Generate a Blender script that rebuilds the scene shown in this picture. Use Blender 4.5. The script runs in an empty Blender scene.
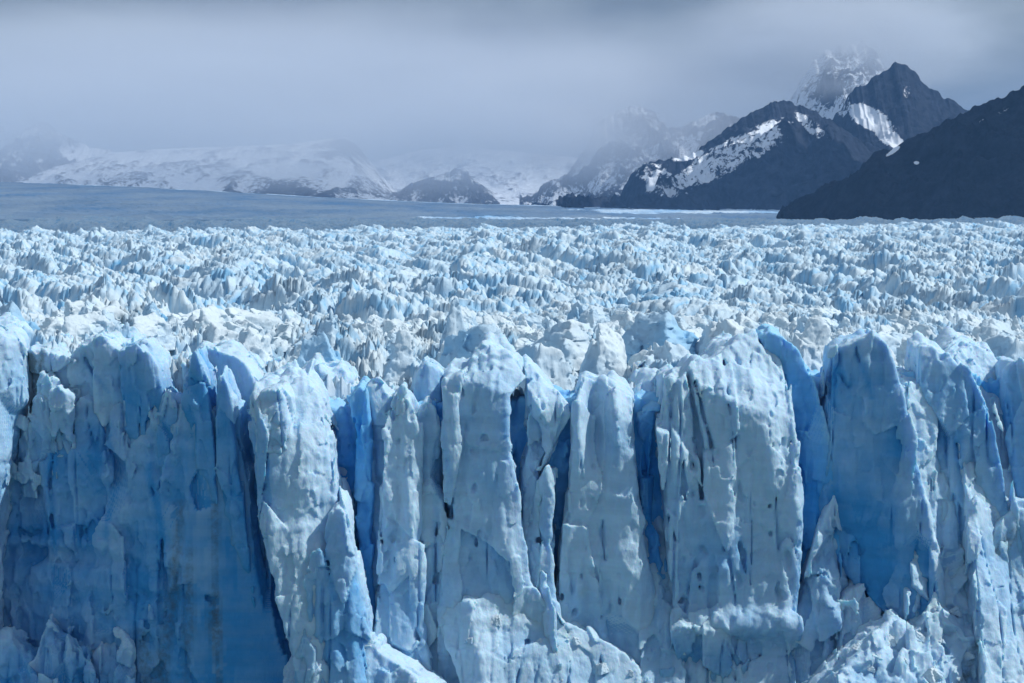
import bpy, math, random
import numpy as np
import openvdb as vdb
from mathutils import Vector

F32 = np.float32
SC = bpy.context.scene
COL = SC.collection
R = math.radians

# ------------------------------------------------------------------ camera
FPX, HZ, CZ = 2194.0, 209.0, 82.0
PITCH = math.atan((341.5 - HZ) / FPX)
cam_d = bpy.data.cameras.new("camera")
cam = bpy.data.objects.new("camera", cam_d); COL.objects.link(cam)
cam.location = (0, 0, CZ)
cam.rotation_euler = (R(90) - PITCH, 0, 0)
cam_d.sensor_width = 36.0
cam_d.lens = 36.0 * FPX / 1024
cam_d.clip_start = 1.0
cam_d.clip_end = 200000.0
SC.camera = cam

CP, SP = math.cos(PITCH), math.sin(PITCH)
def at(px, py, Y):
    """a point of the photograph at distance Y, in metres"""
    u, v = (px - 512) / FPX, (341.5 - py) / FPX
    t = Y / (CP + v * SP)
    return u * t, Y, CZ + (-SP + v * CP) * t

# ------------------------------------------------------------------ helpers
def tag(o, label=None, cat=None, group=None, kind=None):
    if label: o["label"] = label
    if cat: o["category"] = cat
    if group: o["group"] = group
    if kind: o["kind"] = kind
    return o

def mesh_np(name, verts, faces, mat, attrs=None, smooth=True):
    me = bpy.data.meshes.new(name)
    n, k = faces.shape
    me.vertices.add(len(verts)); me.loops.add(n * k); me.polygons.add(n)
    me.vertices.foreach_set("co", np.ascontiguousarray(verts, dtype=F32).ravel())
    me.loops.foreach_set("vertex_index", np.ascontiguousarray(faces, dtype=np.int32).ravel())
    me.polygons.foreach_set("loop_start", np.arange(0, n * k, k, dtype=np.int32))
    if smooth: me.polygons.foreach_set("use_smooth", np.ones(n, dtype=bool))
    me.update(calc_edges=True)
    for a, val in (attrs or {}).items():
        at_ = me.attributes.new(a, "FLOAT", "POINT")
        at_.data.foreach_set("value", np.ascontiguousarray(val, dtype=F32))
    me.materials.append(mat)
    return me

def link(name, me, parent=None, loc=None):
    o = bpy.data.objects.new(name, me); COL.objects.link(o)
    if parent: o.parent = parent
    if loc is not None: o.location = loc
    return o

def sstep(a, b, x):
    t = np.clip((x - a) / (b - a), 0, 1)
    return t * t * (3 - 2 * t)

def smax(a, b, k):
    h = np.clip(0.5 + 0.5 * (a - b) / k, 0, 1)
    return b + (a - b) * h + k * h * (1 - h)

# lattice noise on an axis-aligned grid (separable cubic B-spline)
def _bw(coords, cell, off):
    q = coords / cell + off
    i0 = np.floor(q).astype(int); f = (q - i0)
    lo = i0.min() - 1
    n = i0.max() - lo + 3
    W = np.zeros((len(coords), n), F32)
    r = np.arange(len(coords))
    w = [(1 - f) ** 3 / 6, (3 * f ** 3 - 6 * f ** 2 + 4) / 6, (-3 * f ** 3 + 3 * f ** 2 + 3 * f + 1) / 6, f ** 3 / 6]
    for k in range(4): W[r, i0 - lo - 1 + k] = w[k]
    return W
def lat(ax, cell, rng):
    Ws = [_bw(ax[i], cell[i], rng.random()) for i in range(3)]
    g = rng.standard_normal([W.shape[1] for W in Ws]).astype(F32)
    g = np.tensordot(Ws[0], g, (1, 0))
    g = np.tensordot(g, Ws[1], (1, 1))          # x z y
    g = np.tensordot(g, Ws[2], (1, 1))          # x y z
    return g * F32(2.0)

# hashed noise at free points
def _h(ix, iy, s):
    h = ix.astype(np.int32).astype(np.uint32) * np.uint32(374761393) + iy.astype(np.int32).astype(np.uint32) * np.uint32(668265263) + np.uint32((s * 974634777) & 0xffffffff)
    h = (h ^ (h >> np.uint32(13))) * np.uint32(1274126177)
    h = (h ^ (h >> np.uint32(16))) * np.uint32(73244475)
    return ((h ^ (h >> np.uint32(15))) & np.uint32(0xfffff)).astype(F32) * F32(1 / 0xfffff)
def pn(x, y, s=0):
    ix, iy = np.floor(x), np.floor(y); fx, fy = x - ix, y - iy
    u, v = fx * fx * fx * (fx * (fx * 6 - 15) + 10), fy * fy * fy * (fy * (fy * 6 - 15) + 10)
    def g(a, b):
        th = _h(ix + a, iy + b, s) * 6.2832
        return np.cos(th) * (fx - a) + np.sin(th) * (fy - b)
    a, b, c, d = g(0, 0), g(1, 0), g(0, 1), g(1, 1)
    return (a + (b - a) * u + (c - a) * v + (a - b - c + d) * u * v) * 1.5
def fbm(x, y, s=0, o=4, gain=.5):
    t, a = 0, 1.0
    for k in range(o):
        t = t + a * pn(x, y, s + k); x, y, a = x * 2.03 + 7.1, y * 2.03 + 3.7, a * gain
    return t
def worley(x, y, s=0):
    """F1, F2, vector to the nearest seed, three random numbers of its cell"""
    ix, iy = np.floor(x), np.floor(y)
    f1 = np.full(x.shape, 9., F32); f2 = f1.copy()
    dx = np.zeros_like(f1); dy = dx.copy(); cx = dx.copy(); cy = dx.copy()
    for a in (-1, 0, 1):
        for b in (-1, 0, 1):
            jx, jy = ix + a, iy + b
            ex = x - (jx + .1 + .8 * _h(jx, jy, s)); ey = y - (jy + .1 + .8 * _h(jx, jy, s + 1))
            d = np.sqrt(ex * ex + ey * ey)
            m = d < f1
            f2 = np.where(m, f1, np.minimum(f2, d)); f1 = np.where(m, d, f1)
            dx = np.where(m, ex, dx); dy = np.where(m, ey, dy); cx = np.where(m, jx, cx); cy = np.where(m, jy, cy)
    return f1, f2, dx, dy, _h(cx, cy, s + 2), _h(cx, cy, s + 3), _h(cx, cy, s + 4)

def facet3(p, cell, s):
    """chipped facets: each 3-D cell carries its own tilted plane; returns an offset about -1..1"""
    q = p / np.array(cell, F32)
    base = np.floor(q - 0.5)
    best = np.full(len(p), 9., F32); out = np.zeros(len(p), F32)
    for a in (0, 1):
        for b in (0, 1):
            for c in (0, 1):
                j = base + np.array((a, b, c), F32)
                hx = j[:, 0] + 57 * j[:, 2]; hy = j[:, 1] + 113 * j[:, 2]
                e = q - (j + .5 + .7 * (np.stack([_h(hx, hy, s), _h(hx, hy, s + 1), _h(hx, hy, s + 2)], 1) - .5))
                d = (e * e).sum(1)
                n = np.stack([_h(hx, hy, s + 3), _h(hx, hy, s + 4), _h(hx, hy, s + 5)], 1) * 2 - 1
                val = (e * n).sum(1) * 1.3 + (_h(hx, hy, s + 6) - .5) * .6
                m = d < best
                best = np.where(m, d, best); out = np.where(m, val, out)
    return out

# ------------------------------------------------------------------ materials
def nt(mat):
    mat.use_nodes = True
    t = mat.node_tree; t.nodes.clear()
    return t
def N(t, typ, **kw):
    n = t.nodes.new(typ)
    for k, v in kw.items():
        if k in n.inputs: n.inputs[k].default_value = v
        else: setattr(n, k, v)
    return n

def ice_material(name, white, blue, bump=.25, bscale=1.0, sss=0.0, rough=.55):
    m = bpy.data.materials.new(name); t = nt(m); L = t.links.new
    out = N(t, "ShaderNodeOutputMaterial"); b = N(t, "ShaderNodeBsdfPrincipled")
    L(b.outputs[0], out.inputs[0])
    b.inputs["Roughness"].default_value = rough
    b.inputs["IOR"].default_value = 1.31
    b.inputs["Specular IOR Level"].default_value = .35
    geo = N(t, "ShaderNodeNewGeometry"); pos = geo.outputs["Position"]
    a1 = N(t, "ShaderNodeAttribute", attribute_name="tint")
    a2 = N(t, "ShaderNodeAttribute", attribute_name="dirt")
    n1 = N(t, "ShaderNodeTexNoise", Scale=.16 * bscale, Detail=6.0, Roughness=.62); L(pos, n1.inputs["Vector"])
    ad = N(t, "ShaderNodeMath", operation="MULTIPLY_ADD"); L(n1.outputs["Fac"], ad.inputs[0]); ad.inputs[1].default_value = .75; ad.inputs[2].default_value = -.375
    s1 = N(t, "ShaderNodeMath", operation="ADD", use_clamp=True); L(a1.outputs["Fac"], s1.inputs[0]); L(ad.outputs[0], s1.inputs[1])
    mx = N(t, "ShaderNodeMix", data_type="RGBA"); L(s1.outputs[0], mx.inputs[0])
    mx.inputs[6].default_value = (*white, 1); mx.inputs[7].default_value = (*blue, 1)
    # faint layers of the old snow, lying nearly level
    sep = N(t, "ShaderNodeMapping"); sep.inputs["Scale"].default_value = (.09 * bscale, .09 * bscale, .6 * bscale); sep.inputs["Rotation"].default_value = (R(3), R(5), 0); L(pos, sep.inputs["Vector"])
    n2 = N(t, "ShaderNodeTexNoise", Scale=1.0, Detail=5.0, Roughness=.6, Distortion=.35); L(sep.outputs[0], n2.inputs["Vector"])
    rp = N(t, "ShaderNodeMapRange"); rp.inputs[1].default_value = .35; rp.inputs[2].default_value = .65; rp.inputs[3].default_value = .92; rp.inputs[4].default_value = 1.05; L(n2.outputs["Fac"], rp.inputs[0])
    ml = N(t, "ShaderNodeMix", data_type="RGBA", blend_type="MULTIPLY"); ml.inputs[0].default_value = 1; L(mx.outputs[2], ml.inputs[6]); L(rp.outputs[0], ml.inputs[7])
    md = N(t, "ShaderNodeMix", data_type="RGBA"); md.inputs[7].default_value = (.085, .085, .07, 1)
    n3 = N(t, "ShaderNodeTexNoise", Scale=.9 * bscale, Detail=7.0, Roughness=.7); L(pos, n3.inputs["Vector"])
    r3 = N(t, "ShaderNodeMapRange"); r3.inputs[1].default_value = .32; r3.inputs[2].default_value = .74; L(n3.outputs["Fac"], r3.inputs[0])
    m0 = N(t, "ShaderNodeMath", operation="MULTIPLY", use_clamp=True); L(r3.outputs[0], m0.inputs[0]); L(a2.outputs["Fac"], m0.inputs[1])
    m3 = N(t, "ShaderNodeMath", operation="MULTIPLY"); L(m0.outputs[0], m3.inputs[0]); m3.inputs[1].default_value = .72
    L(m3.outputs[0], md.inputs[0]); L(ml.outputs[2], md.inputs[6])
    L(md.outputs[2], b.inputs["Base Color"])
    if sss:
        b.inputs["Subsurface Weight"].default_value = sss
        b.inputs["Subsurface Radius"].default_value = (.20, .75, 1.5)
        b.inputs["Subsurface Scale"].default_value = 1.0
    n4 = N(t, "ShaderNodeTexNoise", Scale=1.1 * bscale, Detail=9.0, Roughness=.66)
    st = N(t, "ShaderNodeMapping"); st.inputs["Scale"].default_value = (1, 1, .45); L(pos, st.inputs["Vector"]); L(st.outputs[0], n4.inputs["Vector"])
    bp = N(t, "ShaderNodeBump", Strength=bump, Distance=.8 / bscale); L(n4.outputs["Fac"], bp.inputs["Height"]); L(bp.outputs[0], b.inputs["Normal"])
    return m

SSS = .45
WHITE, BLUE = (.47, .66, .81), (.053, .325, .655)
M_ICE = ice_material("glacier_ice", WHITE, BLUE, bump=.42, sss=SSS)
M_CLEAR = ice_material("clear_old_ice", (.30, .58, .82), (.05, .35, .76), bump=.3, sss=SSS)  # dense blue ice, its colour brightened for light coming through in the clefts
M_FIELD = ice_material("serac_ice", (.60, .72, .79), (.14, .44, .72), bump=.35, bscale=.6)

def mountain_material(name, rock, snow, scale=1.0):
    m = bpy.data.materials.new(name); t = nt(m); L = t.links.new
    out = N(t, "ShaderNodeOutputMaterial"); b = N(t, "ShaderNodeBsdfPrincipled"); L(b.outputs[0], out.inputs[0])
    b.inputs["Roughness"].default_value = 1.0; b.inputs["Specular IOR Level"].default_value = .0
    pos = N(t, "ShaderNodeNewGeometry").outputs["Position"]
    a = N(t, "ShaderNodeAttribute", attribute_name="snow")
    n1 = N(t, "ShaderNodeTexNoise", Scale=.034 * scale, Detail=9.0, Roughness=.72); L(pos, n1.inputs["Vector"])
    s = N(t, "ShaderNodeMath", operation="MULTIPLY_ADD"); L(n1.outputs["Fac"], s.inputs[0]); s.inputs[1].default_value = 2.7; L(a.outputs["Fac"], s.inputs[2])
    r = N(t, "ShaderNodeMapRange"); r.inputs[1].default_value = 1.82; r.inputs[2].default_value = 1.98; L(s.outputs[0], r.inputs[0])
    n2 = N(t, "ShaderNodeTexNoise", Scale=.03 * scale, Detail=8.0, Roughness=.7); L(pos, n2.inputs["Vector"])
    r2 = N(t, "ShaderNodeMapRange"); r2.inputs[1].default_value = .3; r2.inputs[2].default_value = .7; r2.inputs[3].default_value = .3; r2.inputs[4].default_value = 2.5; L(n2.outputs["Fac"], r2.inputs[0])
    rk = N(t, "ShaderNodeMix", data_type="RGBA", blend_type="MULTIPLY"); rk.inputs[0].default_value = 1; rk.inputs[6].default_value = (*rock, 1); L(r2.outputs[0], rk.inputs[7])
    mx = N(t, "ShaderNodeMix", data_type="RGBA"); mx.inputs[7].default_value = (*snow, 1); L(r.outputs[0], mx.inputs[0]); L(rk.outputs[2], mx.inputs[6])
    L(mx.outputs[2], b.inputs["Base Color"])
    bp = N(t, "ShaderNodeBump", Strength=.5, Distance=12.0); L(n2.outputs["Fac"], bp.inputs["Height"]); L(bp.outputs[0], b.inputs["Normal"])
    return m
M_ROCK = mountain_material("mountain_rock", (.020, .025, .036), (.74, .80, .86))
M_HILL = mountain_material("hill_rock", (.011, .014, .021), (.72, .78, .85), .8)

# ------------------------------------------------------------------ ice from a distance field
def vox_mesh(d, ax, fields):
    h = float(ax[0][1] - ax[0][0])
    g = vdb.FloatGrid(50.0)
    d = np.clip(d, -3 * h, 3 * h).astype(F32)
    d[0] = d[-1] = np.maximum(d[0], h); d[-1] = np.maximum(d[-1], h)
    d[:, 0] = np.maximum(d[:, 0], h); d[:, -1] = np.maximum(d[:, -1], h)
    d[:, :, 0] = np.maximum(d[:, :, 0], h); d[:, :, -1] = np.maximum(d[:, :, -1], h)
    g.copyFromArray(np.ascontiguousarray(d))
    p, q = g.convertToQuads(0.0)
    ip = np.clip(np.rint(p).astype(int), 0, np.array(d.shape) - 1)
    attrs = {k: v[ip[:, 0], ip[:, 1], ip[:, 2]] for k, v in fields.items()}
    v = p * h + np.array([ax[0][0], ax[1][0], ax[2][0]], F32)
    return v, np.ascontiguousarray(q[:, ::-1]), attrs

JOBS = []
def run_jobs():
    """work the fields out on all cores, then make the meshes one after another"""
    from concurrent.futures import ThreadPoolExecutor
    with ThreadPoolExecutor(4) as ex:
        fut = [ex.submit(fn, *aa, **kk) for fn, aa, kk, done in JOBS]
        for f, (fn, aa, kk, done) in zip(fut, JOBS): done(f.result())
    JOBS.clear()

VOX = 0.20
def interp(x, pts):
    pts = sorted(pts); return np.interp(x, [p[0] for p in pts], [p[1] for p in pts]).astype(F32)

def ice_field(Y, sides, top, planes=((0, .06, 0),), depth=16.0, back=.03, seed=1, tint=.2, blue_faces=(),
             flute=.55, rough=.5, chip=.5, fsc=1.0, cuts=(), dirt=(), rnd=.28, pits=.0, topj=.9, strata=.0, crack=.65, tvar=.16, bumps=(), vox=VOX, bottom=720):
    """One tower of the front.  sides: (py, left px, right px); top: (px, py) outline of the crest; planes: faces of the front
    (yaw in degrees, + looks right; lean; offset in m); cuts: clefts (polyline px,py; width m; depth m)."""
    rng = np.random.default_rng(seed)
    s = Y / FPX
    X = lambda px: (px - 512) * s
    Z = lambda py: at(512, py, Y)[2]
    xs0 = min(a[1] for a in sides); xs1 = max(a[2] for a in sides)
    zt = max(Z(a[1]) for a in top); zb = Z(bottom)
    pad = 2.2
    lean_max = max([0] + [abs(p[1]) for p in planes]) * (zt - zb)
    y0 = Y - 3.0 - lean_max - max([0] + [p[2] for p in planes]) - max([0] + [b[4] for b in bumps]); y1 = Y + depth
    ax = [np.arange(X(xs0) - pad, X(xs1) + pad, vox, dtype=F32), np.arange(y0, y1 + pad, vox, dtype=F32), np.arange(zb - .5, zt + 2.5, vox, dtype=F32)]
    x, y, z = ax[0][:, None, None], ax[1][None, :, None], ax[2][None, None, :]
    sh = (len(ax[0]), len(ax[1]), len(ax[2]))
    zl = [(Z(a[0]), X(a[1])) for a in sides]; zr = [(Z(a[0]), X(a[2])) for a in sides]
    xl, xr = interp(ax[2], zl)[None, None, :], interp(ax[2], zr)[None, None, :]
    tz = interp(ax[0], [(X(a[0]), Z(a[1])) for a in top])
    k = max(1, int(.5 / vox)); tz = np.convolve(np.pad(tz, k, "edge"), np.ones(2 * k + 1) / (2 * k + 1), "valid")[:, None, None].astype(F32)
    # low-frequency wander of the sides
    w1 = lat(ax, (6, 6, 9), rng); w2 = lat(ax, (3, 4, 6), rng)
    d = smax(xl - x, x - xr, .3) + w1 * .3 * rough
    xc = X(.5 * (xs0 + xs1)); hw = .5 * (X(xs1) - X(xs0))
    fr = None; which = None
    for i, (yaw, lean, off, *anc) in enumerate(planes):
        xa = X(anc[0]) if anc else xc
        a = R(yaw); n = np.array((math.sin(a), -math.cos(a), lean)); n /= np.linalg.norm(n)
        e = (x - xa) * n[0] + (y - (Y - off)) * n[1] + (z - zt) * n[2]
        if fr is None: fr, which = e, np.zeros(sh, np.int8)
        else:
            which = np.where(e > fr, np.int8(i), which); fr = smax(fr, e, .25)
    fr = fr + np.zeros(sh, F32)
    # ribs and flutes running down the face, rough firn on it
    fl = lat(ax, (1.9, 5, 11), rng); fl2 = lat(ax, (.9, 3, 4.5), rng)
    fr = fr + flute * (.25 * fl - .45 * np.abs(fl2) + .2 + .14 * lat(ax, (.5, 3, 2.2), rng)) + rough * (.45 * w1 + .3 * w2)
    cr = lat(ax, (1.4, 6, 11), rng); cm = lat(ax, (3, 6, 5), rng)          # thin upright cracks
    fr = fr + crack * np.exp(-(cr / .08) ** 2) * np.clip(cm * 1.8, 0, 1)
    if strata:
        st = lat(ax, (14, 14, .8), rng); fr = fr + strata * st
    for (bx, by, rx, rz, amt) in bumps:                       # ledges (+) and scoops (-)
        g = np.exp(-(((x - X(bx)) / (rx * s)) ** 2 + ((z - Z(by)) / (rz * s)) ** 2) ** 1.5)
        fr = fr - amt * g
    d = smax(d, fr, rnd)
    d = smax(d, y - y1, .5)
    jg = lat([ax[0], ax[1], np.zeros(1, F32)], (2.4, 3.2, 5), rng); jg2 = lat([ax[0], ax[1], np.zeros(1, F32)], (1.0, 1.4, 5), rng)
    tz = tz + topj * (.9 * np.abs(jg) - .5 + .45 * np.abs(jg2)) * np.clip(hw / 4, .35, 1)
    tp = z - tz - back * (y - Y) + .45 * rough * w2 + .3 * w1
    d = smax(d, tp, rnd * .9)
    clef = np.zeros(sh, F32)
    for (line, wd, dp) in cuts:
        line = sorted(line, key=lambda a: -a[1])
        cx = interp(ax[2], [(Z(a[1]), X(a[0])) for a in line])[None, None, :]
        za, zb_ = Z(line[0][1]), Z(line[-1][1])
        tt = np.clip((z - za) / max(zb_ - za, .1), 0, 1)
        prof = np.sqrt(np.clip(tt * 3, 0, 1)) * np.clip((zb_ + 1.5 - z) / 1.5, 0, 1) * (z > za)
        w_ = wd * prof * (1 + .35 * w2)
        c = np.maximum(np.abs(x - cx + .25 * w2) - w_ * np.clip(1 + (fr) / max(dp, .1), 0, 1), -(fr + dp))
        c = np.where(prof > .02, c, 5)
        clef = np.maximum(clef, sstep(.8, -.2, c))
        d = smax(d, -c, .25)
    # fine relief only near the skin
    n3 = lat(ax, (.75, .75, .8), rng); n4 = lat(ax, (.45, .45, .45), rng)
    d = d + rough * (.06 * n3 + .05 * n4) + rough * .05 * np.abs(lat(ax, (1.3, 1.3, 1.6), rng))
    if pits:
        pz = lat(ax, (.55, .8, .95), rng); d = d + 3.2 * pits * np.clip(pz - .75, 0, .6) * np.clip(.6 + cm, 0, 1)
    idx = np.nonzero(np.abs(d) < 1.25)
    fc = None
    if chip and len(idx[0]):
        p = np.stack([ax[i][idx[i]] for i in range(3)], 1)
        fc = (1.5 * facet3(p + w1[idx][:, None] * .7, (3.4 * fsc, 4.5 * fsc, 7.5 * fsc), seed * 7 + 2) + .5 * facet3(p + w2[idx][:, None] * .3, (2.0, 2.4, 3.6), seed * 7 + 1) + .22 * facet3(p, (.95, 1.0, 1.5), seed * 7 + 3))
        d[idx] += chip * fc
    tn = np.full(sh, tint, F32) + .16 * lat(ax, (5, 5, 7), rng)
    for i, add in blue_faces: tn += np.where((which == i) & (fr > tp) & (fr > -2.0), F32(add), F32(0))  # fresh faces bluer; sunlit side faces whitened, that light put into the tint
    if fc is not None: tn[idx] += tvar * fc
    if strata: tn += .45 * strata * st
    tn = tn + .3 * crack * np.exp(-(cr / .12) ** 2) * np.clip(cm * 1.8, 0, 1) + .3 * clef - .25 * sstep(-1.6, .2, tp) - .3 * sstep(-6.5, .0, tp)  # paler towards the crest, sunlight on the tops put into the tint
    dr = np.zeros(sh, F32)
    for (line, wd, amt) in dirt:
        pts = np.array([(X(a[0]), Z(a[1])) for a in line]); best = np.full((sh[0], 1, sh[2]), 99., F32)
        for a, b in zip(pts[:-1], pts[1:]):
            ab = b - a; tt = np.clip(((x - a[0]) * ab[0] + (z - a[1]) * ab[1]) / (ab @ ab), 0, 1)
            best = np.minimum(best, np.hypot(x - a[0] - tt * ab[0], z - a[1] - tt * ab[1]))
        dr = np.maximum(dr, amt * np.clip(1.2 - (best + .5 * w2) / wd, 0, 1))
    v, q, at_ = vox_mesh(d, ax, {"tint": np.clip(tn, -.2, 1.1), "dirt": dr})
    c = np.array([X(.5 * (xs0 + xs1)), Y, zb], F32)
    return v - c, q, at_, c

BUILT = {}
def ice_body(name, label, cat, Y, sides, top, group=None, mat=None, kind=None, key=None, part_of=None, **kw):
    def done(res):
        v, q, at_, c = res
        o = link(name, mesh_np(name, v, q, mat or M_ICE, at_), loc=c)
        if key: BUILT[key] = o
        if part_of: o.parent = BUILT[part_of]; o.location = Vector(c) - BUILT[part_of].location
        else: tag(o, label, cat, group, kind or "thing")
    JOBS.append((ice_field, (Y, sides, top), kw, done))

# ------------------------------------------------------------------ the towers and walls of the ice front
T = "ice tower"
FR = "towers and walls of the ice front"
def tower(name, label, cat, *a, **k): return ice_body(name, label, cat, *a, group=FR, **k)

# --- left: the shaded wall, its face turned away from the sun, and the spires on it
YW = -22
def yw(px): return 303.5 - (px - 90) * .137 * math.tan(R(22))
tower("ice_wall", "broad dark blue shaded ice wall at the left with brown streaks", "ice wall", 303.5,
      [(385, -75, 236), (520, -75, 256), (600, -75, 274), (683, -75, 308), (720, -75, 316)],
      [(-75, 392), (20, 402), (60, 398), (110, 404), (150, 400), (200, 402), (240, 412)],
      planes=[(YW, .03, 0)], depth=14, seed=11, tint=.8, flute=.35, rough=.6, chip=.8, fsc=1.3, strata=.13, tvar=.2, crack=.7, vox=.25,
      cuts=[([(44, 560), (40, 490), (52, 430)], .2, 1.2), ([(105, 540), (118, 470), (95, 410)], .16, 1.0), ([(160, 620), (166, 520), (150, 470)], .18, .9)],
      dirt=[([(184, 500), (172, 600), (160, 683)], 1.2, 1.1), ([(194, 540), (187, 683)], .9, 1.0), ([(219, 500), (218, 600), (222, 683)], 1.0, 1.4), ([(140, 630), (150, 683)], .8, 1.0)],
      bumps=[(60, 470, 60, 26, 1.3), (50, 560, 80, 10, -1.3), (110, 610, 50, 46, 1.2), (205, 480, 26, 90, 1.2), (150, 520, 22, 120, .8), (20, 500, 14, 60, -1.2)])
tower("ice_buttress", "white snow-topped ice buttress at the far left edge", "ice buttress", 300,
      [(330, -75, 10), (400, -75, 12), (440, -75, 4), (500, -75, -8), (720, -75, -30)],
      [(-75, 322), (-10, 330), (8, 345), (24, 372)], planes=[(-14, .05, 0), (45, .1, -.6)], back=.04, seed=12, tint=.3, chip=.6, fsc=1.5, rough=.5)
tower("ice_hump", "rounded white ice hump with a brown dirt band down its side", "ice hump", yw(40) - .5,
      [(345, 12, 74), (380, 18, 70), (400, 24, 66), (440, 30, 58), (720, 30, 58)], [(10, 366), (26, 350), (52, 348), (78, 366)],
      planes=[(-8, .5, 0), (YW, -.16, -1.0)], back=.04, seed=13, tint=.1, dirt=[([(27, 362), (25, 395), (30, 430)], 1.2, 2.6), ([(40, 352), (34, 380)], .8, 1.8)], chip=.7, rough=.7)
for i, (nx, ny, w, lab) in enumerate([(38, 398, 11, "small rounded ice lump beside the brown dirt band"), (61, 390, 10, "pale ice lump with a pointed cap on top of the blue wall"),
                                      (47, 376, 12, "smooth ice lump just under the white hump"), (20, 418, 10, "lowest ice lump, on the edge of the left buttress")]):
    tower("ice_lump", lab, "ice lump", yw(nx) - 2.0, [(ny - 4, nx - w * .5, nx + w * .5), (ny + 10, nx - w, nx + w), (ny + 80, nx - w * .9, nx + w * .8)],
          [(nx - w, ny + 6), (nx - 2, ny - 2), (nx + w, ny + 8)], planes=[(-24, -.22, 0), (35, -.1, .3)], depth=7, seed=20 + i, tint=.35, chip=.8, rough=.6, rnd=.3, bottom=ny + 80, vox=.2)
tower("ice_shoulder", "pale blue sloping ice shoulder above the shaded wall", "ice shoulder", yw(92) - .6,
      [(340, 66, 120), (390, 60, 122), (720, 62, 122)], [(58, 366), (78, 346), (100, 338), (120, 350)],
      planes=[(-14, .42, 0), (YW, -.12, -1.8)], back=.04, seed=14, tint=.35, chip=.6, fsc=1.4, rough=.5, cuts=[([(104, 394), (88, 374), (76, 354)], .22, 1.2)])
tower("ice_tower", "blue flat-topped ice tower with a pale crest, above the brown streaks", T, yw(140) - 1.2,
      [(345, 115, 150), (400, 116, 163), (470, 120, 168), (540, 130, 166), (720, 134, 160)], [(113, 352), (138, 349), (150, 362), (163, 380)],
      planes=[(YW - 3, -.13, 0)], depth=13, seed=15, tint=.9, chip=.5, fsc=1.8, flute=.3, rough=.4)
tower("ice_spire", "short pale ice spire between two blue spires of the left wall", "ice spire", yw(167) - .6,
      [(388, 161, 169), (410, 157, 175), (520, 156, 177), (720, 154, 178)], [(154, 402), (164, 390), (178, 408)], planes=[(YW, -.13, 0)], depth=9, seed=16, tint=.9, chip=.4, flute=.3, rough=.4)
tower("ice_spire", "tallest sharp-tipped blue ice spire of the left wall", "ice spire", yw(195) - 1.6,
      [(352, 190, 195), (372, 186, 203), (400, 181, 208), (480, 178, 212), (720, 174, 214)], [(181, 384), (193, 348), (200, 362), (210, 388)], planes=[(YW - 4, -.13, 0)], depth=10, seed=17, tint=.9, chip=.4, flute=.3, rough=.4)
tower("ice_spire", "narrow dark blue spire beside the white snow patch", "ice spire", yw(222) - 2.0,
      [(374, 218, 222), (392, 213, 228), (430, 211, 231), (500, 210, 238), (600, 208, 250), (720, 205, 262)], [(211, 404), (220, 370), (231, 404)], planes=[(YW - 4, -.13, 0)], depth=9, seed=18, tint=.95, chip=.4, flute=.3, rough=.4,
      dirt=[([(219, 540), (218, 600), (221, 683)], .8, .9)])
tower("ice_dome", "smooth rounded white ice dome behind the blue spires", "ice dome", 305,
      [(350, 176, 262), (440, 176, 262), (720, 176, 262)], [(170, 372), (200, 352), (225, 352), (245, 364), (262, 390)], planes=[(4, .40, 0), (YW, -.16, -1.2)], back=.03, depth=14, seed=19, tint=.05, chip=.3, rough=.4)
# --- the broken ledge under the left wall
for i, (sd, tp, pl, lab) in enumerate([
    ([(640, -40, 48), (720, -60, 60)], [(-40, 650), (6, 640), (26, 658), (50, 680)], [(-24, .1, 0)], "broken ice block at the foot of the blue wall, at the frame's left edge"),
    ([(636, 36, 86), (720, 30, 90)], [(30, 676), (36, 636), (44, 622), (56, 640), (78, 648), (92, 664)], [(-22, .15, 0)], "jagged ice ledge with a pale lip under the blue wall"),
    ([(634, 76, 124), (720, 60, 132)], [(60, 684), (88, 656), (104, 640), (116, 634), (132, 650)], [(-18, .2, 0)], "slanting broken ice ledge beside the brown streaks")]):
    tower("ice_ledge", lab, "ice ledge", yw(60) - 3.5, sd, tp, planes=pl, depth=9, seed=40 + i, tint=.8, chip=1.2, fsc=.8, rough=.9, rnd=.2)

# --- centre left: white buttress and the slab before it
tower("ice_buttress", "large white ice buttress with a banded dark brow, right of the blue wall", "ice buttress", 291.5,
      [(378, 250, 300), (400, 247, 318), (440, 249, 328), (490, 254, 336), (540, 262, 338), (600, 278, 342), (683, 300, 345), (720, 308, 345)],
      [(246, 400), (258, 388), (280, 385), (300, 384), (318, 405), (335, 440)], planes=[(4, .10, 0), (-50, .04, 0, 262), (30, .08, 0, 318), (22, .8, -5, 290)], back=.1, key="brow", seed=21, tint=.1, blue_faces=[(1, .3)], chip=.5, fsc=1.4, rough=.7, flute=.5, strata=.08,
      bumps=[(268, 410, 16, 24, .8), (290, 470, 30, 30, .7), (320, 520, 14, 20, -1.0)])
tower("ice_slab", "rounded bluish ice slab leaning on the foot of the white buttress", "ice slab", 288.5,
      [(505, 328, 345), (540, 316, 348), (600, 300, 360), (683, 292, 372), (720, 290, 376)], [(300, 550), (328, 512), (338, 506), (346, 514), (360, 560)],
      planes=[(-16, .06, 0), (35, .1, 0, 350)], depth=12, seed=22, tint=.5, chip=.6, fsc=1.6, rough=.5, cuts=[([(330, 600), (322, 560), (316, 540)], .18, 1.0)])
tower("ice_pillar", "thin blue pillar inside the deep cleft beside the white buttress", "ice pillar", 299,
      [(385, 352, 364), (420, 353, 369), (520, 356, 372), (720, 360, 376)], [(350, 402), (360, 388), (372, 394)], planes=[(-8, .04, 0), (40, .1, 0)], depth=10, mat=M_CLEAR, seed=23, tint=.6, chip=.5)
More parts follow.
